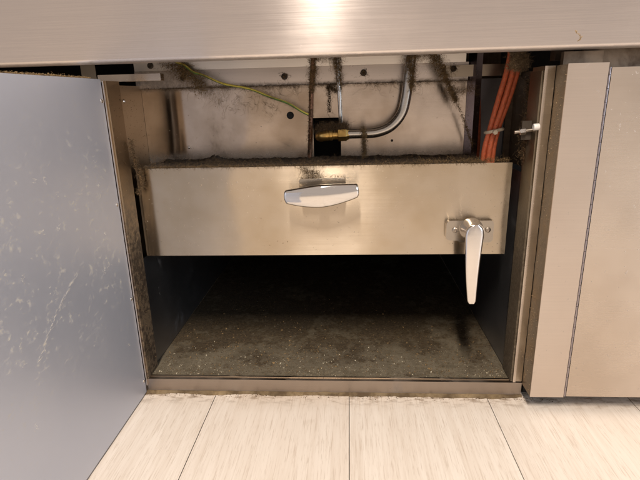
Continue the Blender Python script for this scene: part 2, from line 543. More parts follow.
# vertical channel right of the rear sheet, then the panel behind the cables
obj('channel', prism([(0.1922, 0.1290), (0.1990, 0.1120), (0.2085, 0.1180), (0.2100, 0.1500), (0.2080, 0.1500), (0.2068, 0.1195), (0.1995, 0.1145), (0.1935, 0.1300)],
                     'Z', 0.300, 0.4700), M['purple'], cab, smooth=False)
obj('cable_panel', B(0.2105, 0.2520, 0.1500, 0.1520, 0.300, 0.4170), M['bluish'], cab)
obj('cable_panel', B(0.2535, 0.2625, 0.1480, 0.1500, 0.300, 0.4170), M['brown'], cab)
obj('rail', B(0.1600, 0.2600, 0.1180, 0.1198, 0.4195, 0.4345), M['channel'], cab, bevel=0.0006)
obj('rail', B(-0.2960, -0.2130, 0.0580, 0.0700, 0.4235, 0.4322), M['front'], cab, bevel=0.001)
obj('post_strut', B(-0.3370, -0.3165, 0.0950, 0.1080, 0.0, 0.62), M['channel'], cab, bevel=0.001)
obj('post_strut', B(0.2680, 0.2880, 0.030, 0.0450, 0.4320, 0.6200), M['brown'], cab, bevel=0.001)
obj('front_frame', B(-0.95, -0.2740, 0.0200, 0.0230, 0.0, 0.4180), M['brown'], cab)
obj('rear_casing', B(-0.62, -0.2200, 0.200, 0.204, 0.30, 0.62), M['dark'], cab)
obj('rear_casing', B(0.1950, 0.2600, 0.215, 0.219, 0.30, 0.62), M['brown'], cab)
obj('rear_casing', B(-0.2190, 0.1940, 0.215, 0.219, 0.42, 0.62), M['void'], cab)
# grimy rail above the right-hand door
obj('upper_rail', B(0.2890, 1.30, 0.0060, 0.0100, 0.3900, 0.4700), M['brown'], cab)
obj('upper_rail', B(0.2640, 0.3060, -0.0040, 0.0040, 0.4050, 0.4390), M['brown'], cab, bevel=0.001)

dm = bmesh.new()
for q in range(60):
    t = rnd.random()
    a = 0.4470 + 0.0105 * t
    disc((0.2655 + 0.0030 * math.sin(t * 5) + rnd.gauss(0, 0.0005), -0.0299, a), (0, -1, 0), [(0, rnd.uniform(0.0003, 0.0010)), (0.0002, 0.0003)], 7, dm)
obj('drip_mark', dm, M['lint_pale'], cab)
# sealant bead between sill and planks
sb = bmesh.new()
rows = []
N = 150
for i in range(N + 1):
    x = -0.262 + 0.522 * i / N
    w = 0.0052 + 0.0042 * noise.noise((x * 21, 3.1, 0)) + 0.0018 * noise.noise((x * 130, 1, 5))
    w = max(0.0015, w)
    hgt = 0.0032 + 0.0012 * noise.noise((x * 60, 9, 2))
    rows.append([sb.verts.new((x, yy, zz)) for yy, zz in ((0.0005, 0.0), (0.0002 - 0.0005, hgt), (-0.4 * w, hgt * 0.75), (-0.8 * w, hgt * 0.35), (-w, -0.0002))])
for a, b in zip(rows, rows[1:]):
    for j in range(4):
        sb.faces.new((a[j], a[j + 1], b[j + 1], b[j]))
obj('sealant_bead', sb, M['sealant'], cab)

# post between the openings, proud of the frame
obj('door_post', B(0.2590, 0.3009, -0.0300, -0.0285, 0.0200, 0.4255), M['post'], cab, bevel=0.0007)
obj('post_side', B(0.2590, 0.2605, -0.0284, 0.0000, 0.0200, 0.4250), M['post_side'], cab, bevel=0.0005)
obj('post_core', B(0.2612, 0.2990, -0.0280, 0.0300, 0.0215, 0.4245), M['void'], cab)

# closed right-hand door with a piano hinge
rd = empty('closed_door', (0.56, -0.03, 0.02), cab)
rd['label'] = 'closed brushed steel door right of the post'
obj('door_panel', B(0.3041, 0.9000, -0.0300, -0.0080, 0.0215, 0.4205), M['front'], rd, bevel=0.0012)
zk = 0.0215
hk = 0.0140
while zk < 0.418:
    bm = tube([Vector((0.3025, -0.0292, zk)), Vector((0.3025, -0.0292, min(zk + hk - 0.0004, 0.4205)))], 0.0013, 10)
    obj('hinge_knuckle', bm, M['knuckle'], rd)
    zk += hk
obj('lower_plinth', B(0.2650, 1.30, 0.0100, 0.0200, 0.0, 0.0600), M['void'], cab)

# open left-hand door, swung square to the front
ld = empty('open_door', (-0.2625, -0.24, 0.002), cab)
ld['label'] = 'dusty blue-grey inner face of the door swung open at left'
dt = 0.0205
obj('door_sheet', B(-0.2620 - dt, -0.2620, -0.5000, -0.0035, 0.0025, 0.4245), M['door'], ld, bevel=0.0012)
for y, z, s in ((-0.0075, 0.4000, 1), (-0.0085, 0.2750, .9), (-0.0075, 0.1470, .9), (-0.0075, 0.0220, .9)):
    obj('rivet', disc((-0.2621, y, z), (1, 0, 0), [(0, 0.0026 * s), (0.0006, 0.0025 * s), (0.0012, 0.0016 * s), (0.0014, 0.0006)], 14), M['bright_screw'], ld)

# screws of the rear sheet and the dark disc for its hole
screw_head((-0.0615, 0.1262, 0.4265), (0, -1, 0), 0.0044, 0.003, cab, M['rust_screw'])
screw_head((0.0490, 0.1262, 0.4285), (0, -1, 0), 0.0044, 0.003, cab, M['rust_screw'])
screw_head((-0.2480, 0.1176, 0.4455), (0, -1, 0), 0.0042, 0.003, cab, M['rust_screw'])
screw_head((-0.2060, 0.1262, 0.4290), (0, -1, 0), 0.0040, 0.003, cab, M['rust_screw'])
screw_head((0.1700, 0.1180, 0.4300), (0, -1, 0), 0.0040, 0.003, cab, M['rust_screw'])
screw_head((-0.2090, 0.1300, 0.3310), (0, -1, 0), 0.0022, 0.0015, cab, M['bright_screw'])
screw_head((-0.2712, 0.0700, 0.3990), (1, 0, 0), 0.0026, 0.0015, cab, M['bright_screw'])
screw_head((0.0900, 0.1300, 0.3350), (0, -1, 0), 0.0018, 0.0012, cab, M['rust_screw'])
obj('hole_disc', disc((-0.0560, 0.1300, 0.3735), (0, -1, 0), [(0, 0.0052), (0.0008, 0.0052), (0.0011, 0.0046), (0.0003, 0.0038)], 22), M['dark'], cab)  # dark disc standing in for an open round hole

# bolt through the right wall
bolt = empty('adjuster_bolt', (0.2440, 0.012, 0.352), cab)
obj('thread', tube([Vector((0.2240, 0.0135, 0.3520)), Vector((0.2440, 0.0135, 0.3545))], 0.0021, 10), M['screw'], bolt)
obj('nut', disc((0.2300, 0.0135, 0.3528), (1, 0, 0.12), [(0, 0.0038), (0.0004, 0.0042), (0.0062, 0.0042), (0.0066, 0.0038)], 6), M['bright_screw'], bolt, smooth=False)
obj('cap', disc((0.2388, -0.004, 0.3590), (1, 0, 0.05), [(0, 0.0034), (0.0005, 0.0038), (0.0060, 0.0038), (0.0065, 0.0034)], 12), M['white'], bolt)
obj('lug', B(0.2330, 0.2440, 0.0160, 0.0174, 0.3430, 0.3650), M['rust_screw'], bolt, bevel=0.001)

# ------------------------------------------------------------------ drawer
dr = empty('grease_drawer', (0, 0.25, 0.19))
tag(dr, 'shallow steel drawer with chrome pull above the dark compartment', 'drawer')
obj('front_panel', B(-0.2565, 0.2355, 0.0450, 0.0466, 0.1900, 0.3122), M['drawer'], dr, bevel=0.0007)
obj('top_flange', B(-0.2460, 0.2030, 0.0468, 0.1290, 0.3085, 0.3105), M['ledge'], dr)
obj('side_panel', B(-0.2460, -0.2445, 0.0468, 0.55, 0.1920, 0.3083), M['ledge'], dr)
obj('side_panel', B(0.2010, 0.2025, 0.0468, 0.55, 0.1920, 0.3083), M['ledge'], dr)
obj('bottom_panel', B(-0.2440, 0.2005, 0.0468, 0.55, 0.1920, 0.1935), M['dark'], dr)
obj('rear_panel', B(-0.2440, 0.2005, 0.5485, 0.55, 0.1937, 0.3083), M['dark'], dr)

# chrome T pull
pull = empty('pull_handle', (-0.007, 0.045, 0.280), dr)
pull['label'] = 'chrome T-shaped pull with a tapered grip'


tilt = math.radians(4.6)
rings = []
NS = 56
for i in range(NS + 1):
    u = math.sin(math.pi * (i / NS - 0.5))
    L = 0.0472
    hgt = 0.0146 - 0.0062 * abs(u) ** 1.6
    e = max(0.0, (abs(u) - 0.93) / 0.07)
    k = math.sqrt(max(0.0, 1 - e * e)) * 0.6 + 0.4 if e > 0 else 1.0
    hgt *= k
    dep = 0.0066 * (1 - 0.25 * abs(u)) * (0.5 + 0.5 * k)
    ring = []
    for j in range(24):
        a = 2 * math.pi * j / 24
        ca, sa = math.cos(a), math.sin(a)
        p = 0.55
        yy = math.copysign(abs(ca) ** p, ca) * dep
        zz = math.copysign(abs(sa) ** p, sa) * hgt * (1 if sa > 0 else 1.0)
        yy -= 0.0012 * (1 - (zz / max(hgt, 1e-5)) ** 2) if ca < 0 else 0
        zz -= 0.0022 * (1 - u * u)
        x = u * L
        ring.append(Vector((-0.0070 + x * math.cos(tilt) - zz * math.sin(tilt), 0.0100 + yy + 0.0050 * u * u, 0.2815 + x * math.sin(tilt) + zz * math.cos(tilt))))
    rings.append(ring)
obj('grip', loft(rings), M['chrome'], pull)
base_pts = [(-0.0370, 0.2800), (-0.0370, 0.2945), (-0.0345, 0.2972), (0.0205, 0.2985), (0.0232, 0.2960), (0.0232, 0.2810), (0.0205, 0.2660), (-0.0340, 0.2650)]
obj('base', prism(base_pts, 'Y', 0.0330, 0.0448), M['plate'], pull, bevel=0.0022)
obj('stem', disc((-0.0070, 0.0335, 0.2800), (0, -1, 0), [(0, 0.0085), (0.006, 0.0068), (0.019, 0.0064)], 20), M['satin'], pull)

# lever latch
lev = empty('lever_latch', (0.186, 0.045, 0.226), dr)
lev['label'] = 'chrome lever latch hanging down from a screwed plate'
lp = []
for cxx, czz, a0 in ((0.2110, 0.2335, 0), (0.1600, 0.2335, 90), (0.1600, 0.2170, 180), (0.2110, 0.2140, 270)):
    for t in range(5):
        a = math.radians(a0 + 22.5 * t)
        lp.append((cxx + 0.0050 * math.cos(a), czz + 0.0050 * math.sin(a)))
lp2 = lp[:10] + lp[10:15] + [(0.1700, 0.2115), (0.1740, 0.2090)] + lp[15:]
obj('mounting_plate', prism(lp2, 'Y', 0.0365, 0.0448), M['plate'], lev, bevel=0.0024)
obj('boss', disc((0.1870, 0.0364, 0.2275), (0, -1, 0), [(0, 0.0150), (0.006, 0.0146), (0.013, 0.0125), (0.0185, 0.0122)], 24), M['satin'], lev)
for x in (0.1662, 0.2085):
    s = obj('screw', disc((x, 0.0364, 0.2262), (0, -1, 0), [(0, 0.0037), (0.001, 0.0036), (0.0018, 0.0028), (0.0020, 0.0016), (0.0012, 0.0013)], 16), M['screw'], lev)
rings = []
NS = 60
for i in range(NS + 1):
    t = i / NS
    z = 0.2400 - 0.1065 * t
    xc = 0.1860 + 0.0012 * t - 0.0022 * math.sin(math.pi * t)
    hw = 0.0122 - 0.0066 * t ** 1.15
    if t < 0.14:
        hw *= math.sqrt(max(0.02, 1 - ((0.14 - t) / 0.14) ** 2)) * 0.85 + 0.15
    if t > 0.96:
        hw *= 1 - 0.30 * ((t - 0.96) / 0.04) ** 2
    hd = 0.0042 - 0.0014 * t
    yc = 0.0125 - 0.0030 * math.sin(math.pi * t) - 0.002 * t
    ring = []
    for j in range(20):
        a = 2 * math.pi * j / 20
        ca, sa = math.cos(a), math.sin(a)
        p = 0.5
        ring.append(Vector((xc + math.copysign(abs(ca) ** p, ca) * hw, yc + math.copysign(abs(sa) ** 0.8, sa) * hd, z)))
    rings.append(ring)
obj('lever_arm', loft(rings), M['satin'], lev)

# ------------------------------------------------------------------ pipes and wires
gp = empty('bent_steel_pipe', (0.0230, 0.105, 0.348))
tag(gp, 'thick bent steel pipe running up from a brass fitting behind the drawer', 'pipe')
path = catmull([(0.0270, 0.105, 0.3478), (0.045, 0.105, 0.3480), (0.066, 0.105, 0.3488), (0.086, 0.105, 0.3565), (0.1005, 0.105, 0.3735),
                (0.1060, 0.105, 0.3950), (0.1085, 0.105, 0.4200), (0.1115, 0.104, 0.4500), (0.1150, 0.103, 0.5000)], 8)
obj('tube', tube(path, 0.0069, 18), M['tube'], gp)
obj('compression_nut', disc((0.0125, 0.105, 0.3470), (1, 0, 0.03), [(0, 0.0085), (0.001, 0.0096), (0.0115, 0.0096), (0.0135, 0.0080), (0.0160, 0.0074)], 6), M['brass'], gp, smooth=False, bevel=0.0006)
el = catmull([(0.0130, 0.105, 0.3468), (0.0010, 0.105, 0.3466), (-0.0085, 0.1075, 0.3455), (-0.0125, 0.1170, 0.3440), (-0.0130, 0.1400, 0.3430)], 6)
obj('brass_elbow', tube(el, [0.0066] * 7 + [0.0078] * (len(el) - 7), 16), M['brass'], gp)
obj('elbow_collar', disc((0.0005, 0.105, 0.3466), (1, 0, 0), [(0, 0.0072), (0.0006, 0.0079), (0.0042, 0.0079), (0.0048, 0.0072)], 18), M['brass'], gp)

tp = obj('thin_steel_pipe', tube(catmull([(0.0170, 0.1100, 0.3600), (0.0162, 0.1150, 0.375), (0.0150, 0.1150, 0.406), (0.0138, 0.1150, 0.430), (0.0120, 0.1140, 0.500)], 6), 0.0028, 12), M['tube'], None)
tag(tp, 'thin bright steel pipe dropping vertically onto the brass fitting', 'pipe')
cp = obj('copper_pipe', tube(catmull([(-0.0295, 0.1220, 0.3115), (-0.0270, 0.1220, 0.350), (-0.0245, 0.1210, 0.4020), (-0.0215, 0.1190, 0.430), (-0.0170, 0.1150, 0.500)], 6), 0.0030, 12), M['copper'], None)
tag(cp, 'narrow tarnished copper pipe left of the brass fitting', 'pipe')

# green and yellow earth wire
wpts = catmull([(-0.2300, 0.118, 0.470), (-0.2120, 0.112, 0.4520), (-0.1950, 0.110, 0.4425), (-0.1770, 0.109, 0.4315), (-0.1430, 0.110, 0.4185), (-0.0970, 0.111, 0.4070), (-0.0600, 0.112, 0.3915),
                (-0.0290, 0.117, 0.3745)], 8)
wpts = [p + Vector((0, 0, 0.0009 * math.sin(i * 0.55) + 0.0006 * math.sin(i * 0.23 + 1))) for i, p in enumerate(wpts)]
ew = empty('earth_wire', wpts[-1])
tag(ew, 'green and yellow striped earth wire slanting across the rear sheet', 'wire')
obj('green_sheath', tube(wpts, 0.0016, 10), M['wire_green'], ew)
ys = bmesh.new()
prev = None
tot = 0.0
for i in range(len(wpts)):
    p = wpts[i]
    d = (wpts[min(i + 1, len(wpts) - 1)] - wpts[max(i - 1, 0)]).normalized()
    up = Vector((0, -0.75, 0.66))
    up = (up - d * up.dot(d)).normalized()
    s = d.cross(up)
    ring = []
    for q in (-1, -0.5, 0, 0.5, 1):
        a = q * 0.75 + 0.5 * math.sin(i * 0.23)
        ring.append(ys.verts.new(p + (up * math.cos(a) + s * math.sin(a)) * 0.00174))
    if prev:
        for j in range(4):
            ys.faces.new((prev[j], prev[j + 1], ring[j + 1], ring[j]))
    prev = ring
obj('yellow_stripe', ys, M['wire_yellow'], ew)

# bundle of orange heat-proof cables
offs = [(-0.0078, 0.000, 'leftmost orange cable of the tied bundle at right'), (-0.0012, -0.0045, 'front middle orange cable of the tied bundle at right'),
        (0.0055, 0.000, 'rightmost orange cable of the tied bundle at right'), (-0.0010, 0.0065, 'rear orange cable hidden behind the tied bundle at right')]
cpath = [(0.2455, 0.090, 0.500, 1.1), (0.2420, 0.086, 0.455, 1.0), (0.2385, 0.082, 0.4250, 1.0), (0.2290, 0.080, 0.388, .95), (0.2200, 0.079, 0.3530, .86), (0.2150, 0.079, 0.3160, .92), (0.2150, 0.081, 0.230, 1.0)]
for k, (ox, oy, lab) in enumerate(offs):
    pts = []
    for q, (x, y, z, sp) in enumerate(cpath):
        pts.append((x + ox * sp + 0.0006 * math.sin(q * 2 + k), y + oy * sp, z))
    tag(obj('orange_cable', tube(catmull(pts, 7), 0.0034, 12), M['cable'], None), lab, 'cable', 'orange cables behind the drawer')
oc = obj('orange_cable', tube(catmull([(0.2075, 0.135, 0.480), (0.2080, 0.138, 0.425), (0.2120, 0.140, 0.380), (0.2150, 0.140, 0.330), (0.2150, 0.140, 0.24)], 6), 0.0032, 10), M['cable'], None)
tag(oc, 'single orange cable deep behind the tied bundle, beside the dark channel', 'cable', 'orange cables behind the drawer')
tb = bmesh.new()
ringp = []
for i in range(25):
    a = 2 * math.pi * i / 24
    ringp.append(Vector((0.2190 + 0.0108 * math.cos(a), 0.0795 + 0.0105 * math.sin(a), 0.3495 + 0.0022 * math.cos(a) - 0.001 * math.sin(a))))
tube(ringp, 0.0022, 6, tb)
disc((0.2165, 0.0675, 0.3488), (0.1, -1, 0), [(0, 0.0030), (0.0005, 0.0034), (0.0040, 0.0034), (0.0046, 0.0026)], 6, tb)
tag(obj('cable_tie', tb, M['tie'], None), 'beige plastic tie around the orange cables', 'cable tie')

# ------------------------------------------------------------------ lint, fibres and dust


FR = 0.5


def fibre(bm, p, d, length, r, seg=6, curl=0.6, droop=0.0):
    pts = [Vector(p)]
    d = Vector(d).normalized()
    for i in range(seg):
        d = (d + Vector((rnd.gauss(0, curl), rnd.gauss(0, curl), rnd.gauss(0, curl) - droop)) * 0.6).normalized()
        pts.append(pts[-1] + d * (length / seg))
    tube(pts, [r * FR * (1 - 0.5 * i / seg) for i in range(seg + 1)], 3, bm, cap=False)


def rdir():
    v = Vector((rnd.gauss(0, 1), rnd.gauss(0, 1), rnd.gauss(0, 1)))
    return v.normalized()


def crumb(bm, p, s):
    q = [Vector(p) + rdir() * s * rnd.uniform(0.5, 1) for _ in range(4)]
    vs = [bm.verts.new(x) for x in q]
    for f in ((0, 1, 2), (0, 2, 3), (0, 3, 1), (1, 3, 2)):
        bm.faces.new([vs[i] for i in f])


def lint_along(name, label, pts, spread, n, flen, r, mat, droop=0.3, crumbs=0, csize=0.0012, taper=None):
    bm = bmesh.new()
    pts = [Vector(p) for p in pts]
    for i in range(n):
        t = rnd.random() * (len(pts) - 1)
        k = int(t)
        p = pts[k].lerp(pts[min(k + 1, len(pts) - 1)], t - k)
        s = spread * (taper(t / (len(pts) - 1)) if taper else 1)
        p = p + Vector((rnd.gauss(0, s), rnd.gauss(0, s * 0.6), rnd.gauss(0, s)))
        fibre(bm, p, rdir(), flen * rnd.uniform(0.4, 1.3), r * rnd.uniform(0.6, 1.3), 7, 1.15, droop)
    for i in range(int(crumbs * 2.2)):
        t = rnd.random() * (len(pts) - 1)
        k = int(t)
        p = pts[k].lerp(pts[min(k + 1, len(pts) - 1)], t - k)
        s = spread * (taper(t / (len(pts) - 1)) if taper else 1)
        p = p + Vector((rnd.gauss(0, s * 0.7), rnd.gauss(0, s * 0.4), rnd.gauss(0, s * 0.7)))
        crumb(bm, p, csize * rnd.uniform(0.5, 1.6))
    o = obj(name, bm, mat, None, smooth=False)
    return tag(o, label, 'lint', kind='stuff')


# mat of grease and lint lying on the drawer's flange
mb = bmesh.new()
NX, NY = 330, 26
grid = []
for i in range(NX + 1):
    x = -0.2455 + 0.4480 * i / NX
    row = []
    for j in range(NY + 1):
        t = j / NY
        y = 0.0462 + 0.0815 * t
        n1 = noise.fractal((x * 38, y * 60, 0.0), 0.8, 2.1, 5)
        n2 = noise.fractal((x * 190, y * 190, 4.0), 0.7, 2.1, 4)
        h = 0.0004 + 0.0020 * max(0, 0.25 + n1) + 0.0011 * n2
        lip = math.exp(-((t - 0.06) / 0.07) ** 2)
        h += 0.0012 * lip * (1 + n2)
        h += 0.0022 * max(0, (t - 0.85) / 0.15)
        for bx, by, br, bh in ((-0.165, 0.106, 0.016, 0.008), (-0.02, 0.10, 0.02, 0.004), (0.11, 0.09, 0.02, 0.002), (0.185, 0.10, 0.015, 0.004), (-0.235, 0.07, 0.015, 0.004)):
            h += bh * math.exp(-(((x - bx) / br) ** 2 + ((y - by) / 0.014) ** 2)) * (1 + 0.5 * n2)
        row.append(mb.verts.new((x, y, 0.3108 + max(0.0003, h))))
    grid.append(row)
for i in range(NX):
    for j in range(NY):
        mb.faces.new((grid[i][j], grid[i + 1][j], grid[i + 1][j + 1], grid[i][j + 1]))
o = obj('grease_mat', mb, plain('grease_mat', (0.034, 0.020, 0.009), 0.9, var=0.7, scale=190, bump=0.8), None)
tag(o, 'dark mat of greasy dust lying along the top of the drawer', 'dust', kind='stuff')

fb = bmesh.new()
for i in range(5200):
    x = rnd.uniform(-0.246, 0.205)
    dens = 0.5 + 0.8 * noise.noise((x * 30, 7.0, 1.0)) + (0.3 if x < 0.05 else 0)
    if rnd.random() > dens:
        continue
    if rnd.random() < 0.6:
        p = (x, rnd.gauss(0.0455, 0.0012), 0.3125 + abs(rnd.gauss(0, 0.0012)))
        fibre(fb, p, (rnd.gauss(0, 1), -0.5, rnd.gauss(-0.1, 0.5)), rnd.uniform(0.003, 0.008), 0.00022, 6, 1.1, 0.15)
    else:
        p = (x, rnd.uniform(0.05, 0.125), 0.3135 + abs(rnd.gauss(0, 0.0015)))
        fibre(fb, p, (rnd.gauss(0, 1), rnd.gauss(0, 0.5), 0.05), rnd.uniform(0.004, 0.011), 0.00022, 7, 1.1, 0.05)
for i in range(2200):
    x = rnd.uniform(-0.246, 0.205)
    crumb(fb, (x, rnd.gauss(0.0458, 0.0012), 0.3127 + abs(rnd.gauss(0, 0.0012))), rnd.uniform(0.0004, 0.0014))
tag(obj('ledge_lint', fb, M['lint_mid'], None, smooth=False), 'brown lint fibres fringing the top edge of the drawer', 'lint', kind='stuff')

# seam of the rear sheet
sb = bmesh.new()
for i in range(2400):
    x = rnd.uniform(-0.265, 0.192)
    if rnd.random() > 0.45 + 0.9 * noise.noise((x * 42, 2.0, 3.0)):
        continue
    fibre(sb, (x, 0.1258 - abs(rnd.gauss(0, 0.0006)), 0.4147 + rnd.gauss(0, 0.0008)), (rnd.gauss(0, 1), -0.15, rnd.gauss(-0.1, 0.35)), rnd.uniform(0.002, 0.009), 0.00022, 4, 0.5, 0.1)
for i in range(600):
    x = rnd.uniform(-0.265, 0.192)
    crumb(sb, (x, 0.1258, 0.4147 + rnd.gauss(0, 0.0007)), rnd.uniform(0.0003, 0.0010))
# loops hanging from the seam and screws
for x0 in (-0.196, -0.182, -0.166, -0.150, -0.142, -0.120, -0.112, -0.090, -0.081, -0.074, -0.066, -0.052, -0.046, -0.005, 0.002, 0.006, 0.064, 0.092, 0.118, 0.126):
    for q in range(rnd.randint(3, 8)):
        fibre(sb, (x0 + rnd.gauss(0, 0.003), 0.1255 - rnd.random() * 0.002, 0.4145 + rnd.gauss(0, 0.002)), (rnd.gauss(0, 0.6), -0.08, -1), rnd.uniform(0.010, 0.034), 0.00026, 12, 0.8, 0.0)
for cx, cz in ((-0.0615, 0.4265), (0.0490, 0.4285), (-0.206, 0.429), (0.170, 0.430)):
    for q in range(45):
        a = rnd.uniform(0, 6.283)
        rr = abs(rnd.gauss(0, 0.0042))
        yv = 0.1240 if cx < 0.1 else 0.115
        fibre(sb, (cx + rr * math.cos(a), yv, cz + rr * math.sin(a)), rdir(), rnd.uniform(0.003, 0.010), 0.00026, 5, 0.7, 0.3)
for cx, cz in ((-0.0615, 0.4265), (0.0490, 0.4285), (-0.206, 0.429), (0.170, 0.430)):
    for q in range(90):
        crumb(sb, (cx + rnd.gauss(0, 0.0022), (0.1238 if cx < 0.1 else 0.1155), cz + rnd.gauss(0, 0.0022)), rnd.uniform(0.0005, 0.0016))
tag(obj('seam_lint', sb, M['lint_dark'], None, smooth=False), 'dark lint caught along the seam and screws of the rear sheet', 'lint', kind='stuff')

# smut spots and threads stuck on the rear sheet
lint_along('hanging_lint', 'dark knotted threads hanging between the thin pipes', [(0.000, 0.127, 0.412), (0.001, 0.1275, 0.395), (0.000, 0.1275, 0.375)], 0.0016, 130, 0.007, 0.0003, M['lint_dark'], 0.3, 60, 0.0011)
lint_along('hanging_lint', 'dark tuft of lint bridging the seam beside the thin steel pipe', [(-0.002, 0.126, 0.411), (0.005, 0.124, 0.409), (0.012, 0.120, 0.404)], 0.0018, 130, 0.008, 0.0003, M['lint_dark'], 0.1, 60, 0.001)
lint_along('pipe_lint', 'brown lint sheathing the top of the copper pipe', [(-0.017, 0.116, 0.465), (-0.0200, 0.1165, 0.445), (-0.0215, 0.1170, 0.425), (-0.0240, 0.1190, 0.405)], 0.0040, 900, 0.008, 0.00026, M['lint'], 0.2, 420, 0.0014, lambda t: 1.25 - 0.85 * t)
lint_along('pipe_lint', 'dark crumbs of lint down the lower copper pipe', [(-0.0250, 0.1180, 0.405), (-0.0272, 0.1190, 0.360), (-0.0300, 0.1190, 0.318)], 0.0016, 330, 0.006, 0.00025, M['lint_dark'], 0.2, 260, 0.0011)
lint_along('pipe_lint', 'brown lint round the top of the thin steel pipe', [(0.0110, 0.1120, 0.465), (0.0125, 0.1120, 0.445), (0.0145, 0.1130, 0.425), (0.0155, 0.1140, 0.405)], 0.0042, 700, 0.008, 0.00026, M['lint'], 0.2, 320, 0.0014, lambda t: 1.25 - 0.95 * t)
lint_along('pipe_lint', 'pale cobweb strung between the two thin pipes under the fascia', [(-0.016, 0.114, 0.452), (-0.006, 0.113, 0.447), (0.004, 0.113, 0.449), (0.011, 0.113, 0.452)], 0.0035, 240, 0.011, 0.00018, M['lint_pale'], 0.1, 40, 0.0008)
lint_along('pipe_lint', 'olive lint clinging to the top of the thick bent pipe', [(0.1110, 0.0960, 0.458), (0.1090, 0.0960, 0.440), (0.1120, 0.0970, 0.425), (0.1120, 0.0980, 0.405)], 0.0045, 900, 0.009, 0.00026, M['lint'], 0.25, 350, 0.0013, lambda t: 1.3 - 0.9 * t)
lint_along('pipe_lint', 'dark lint wrapped round the horizontal run of the bent pipe', [(0.0475, 0.0975, 0.356), (0.0490, 0.0965, 0.348), (0.0495, 0.0975, 0.338), (0.0500, 0.1040, 0.325), (0.0500, 0.108, 0.316)], 0.0020, 420, 0.007, 0.00026, M['lint'], 0.3, 200, 0.0012)
lint_along('pipe_lint', 'dark fluff heaped over the brass fitting', [(-0.016, 0.104, 0.356), (-0.006, 0.102, 0.358), (0.004, 0.101, 0.3580), (0.016, 0.101, 0.3585), (0.024, 0.102, 0.357)], 0.0032, 900, 0.009, 0.00028, M['lint_dark'], 0.1, 420, 0.0014)
lint_along('hanging_lint', 'matted olive strand hanging diagonally left of the orange cables', [(0.128, 0.100, 0.462), (0.140, 0.100, 0.447), (0.150, 0.100, 0.432), (0.157, 0.100, 0.418), (0.166, 0.100, 0.400), (0.172, 0.100, 0.388)], 0.0040, 1500, 0.010, 0.00025, M['lint'], 0.3, 520, 0.0014, lambda t: 1.35 - 1.0 * t)
lint_along('hanging_lint', 'thin tail of the matted strand ending above the drawer', [(0.170, 0.100, 0.392), (0.184, 0.100, 0.363), (0.190, 0.100, 0.347), (0.197, 0.100, 0.330)], 0.0010, 260, 0.008, 0.00025, M['lint'], 0.3, 120, 0.0010)
lint_along('hanging_lint', 'cobweb spanning from the bent pipe to the matted strand', [(0.114, 0.100, 0.452), (0.122, 0.100, 0.445), (0.132, 0.100, 0.452)], 0.0040, 320, 0.012, 0.0002, M['lint_pale'], 0.1, 60, 0.0009)
lint_along('hanging_lint', 'brown cobweb between the matted strand and the dark channel', [(0.160, 0.104, 0.402), (0.175, 0.106, 0.400), (0.188, 0.108, 0.402), (0.196, 0.108, 0.406)], 0.0030, 300, 0.011, 0.0002, M['lint'], 0.1, 60, 0.0009)
lint_along('cable_lint', 'beige fluff collar capping the orange cable bundle', [(0.2330, 0.0740, 0.4300), (0.2410, 0.0720, 0.4310), (0.2480, 0.0740, 0.4330), (0.2450, 0.0760, 0.4400), (0.2360, 0.0750, 0.4420), (0.2400, 0.0770, 0.4500), (0.2440, 0.0800, 0.4600)], 0.0040, 2600, 0.007, 0.00028, M['lint_pale'], 0.1, 1300, 0.0015)
lint_along('corner_lint', 'brown lint in the upper left corner around the earth wire', [(-0.232, 0.120, 0.452), (-0.218, 0.118, 0.446), (-0.205, 0.112, 0.441), (-0.196, 0.112, 0.437), (-0.186, 0.112, 0.426), (-0.178, 0.116, 0.412)], 0.0060, 1300, 0.010, 0.00025, M['lint'], 0.3, 420, 0.0013)
lint_along('corner_lint', 'wispy threads hanging off the earth wire', [(-0.185, 0.112, 0.428), (-0.165, 0.112, 0.420), (-0.150, 0.114, 0.408), (-0.175, 0.120, 0.400)], 0.0060, 120, 0.020, 0.0002, M['lint'], 0.2)
lint_along('corner_lint', 'dark lint stuck where the jamb meets the drawer', [(-0.2530, 0.0340, 0.350), (-0.2520, 0.036, 0.330), (-0.2500, 0.0380, 0.314), (-0.2460, 0.0400, 0.296), (-0.2520, 0.034, 0.280)], 0.0026, 450, 0.007, 0.00026, M['lint_dark'], 0.2, 330, 0.0012)
lint_along('corner_lint', 'dark greasy lint behind the white bolt at right', [(0.2520, 0.060, 0.410), (0.2560, 0.060, 0.395), (0.2500, 0.040, 0.375), (0.2450, 0.030, 0.345), (0.2430, 0.030, 0.320)], 0.0045, 1100, 0.008, 0.00028, M['lint_dark'], 0.2, 600, 0.0014)
lint_along('handle_lint', 'dangling brown threads above the chrome pull', [(-0.035, 0.042, 0.312), (-0.026, 0.040, 0.304), (-0.018, 0.040, 0.306), (-0.010, 0.038, 0.300)], 0.0022, 170, 0.012, 0.00026, M['lint_dark'], 0.4, 60, 0.001)
lint_along('seam_lint_right', 'grey-brown lint along the right end of the drawer ledge', [(0.12, 0.05, 0.3145), (0.19, 0.052, 0.315), (0.232, 0.05, 0.3145)], 0.0018, 350, 0.008, 0.00024, M['lint'], 0.0, 120, 0.001)
for o in [x for x in bpy.data.objects if x.name.startswith('seam_lint_right')]:
    o.name = 'ledge_lint'
lint_along('door_dust', 'brown dust along the top edge of the open door', [(-0.275, -0.30, 0.4250), (-0.2650, -0.15, 0.4250), (-0.2660, -0.02, 0.4250)], 0.0010, 220, 0.004, 0.00022, M['lint'], 0.0, 1600, 0.0009)

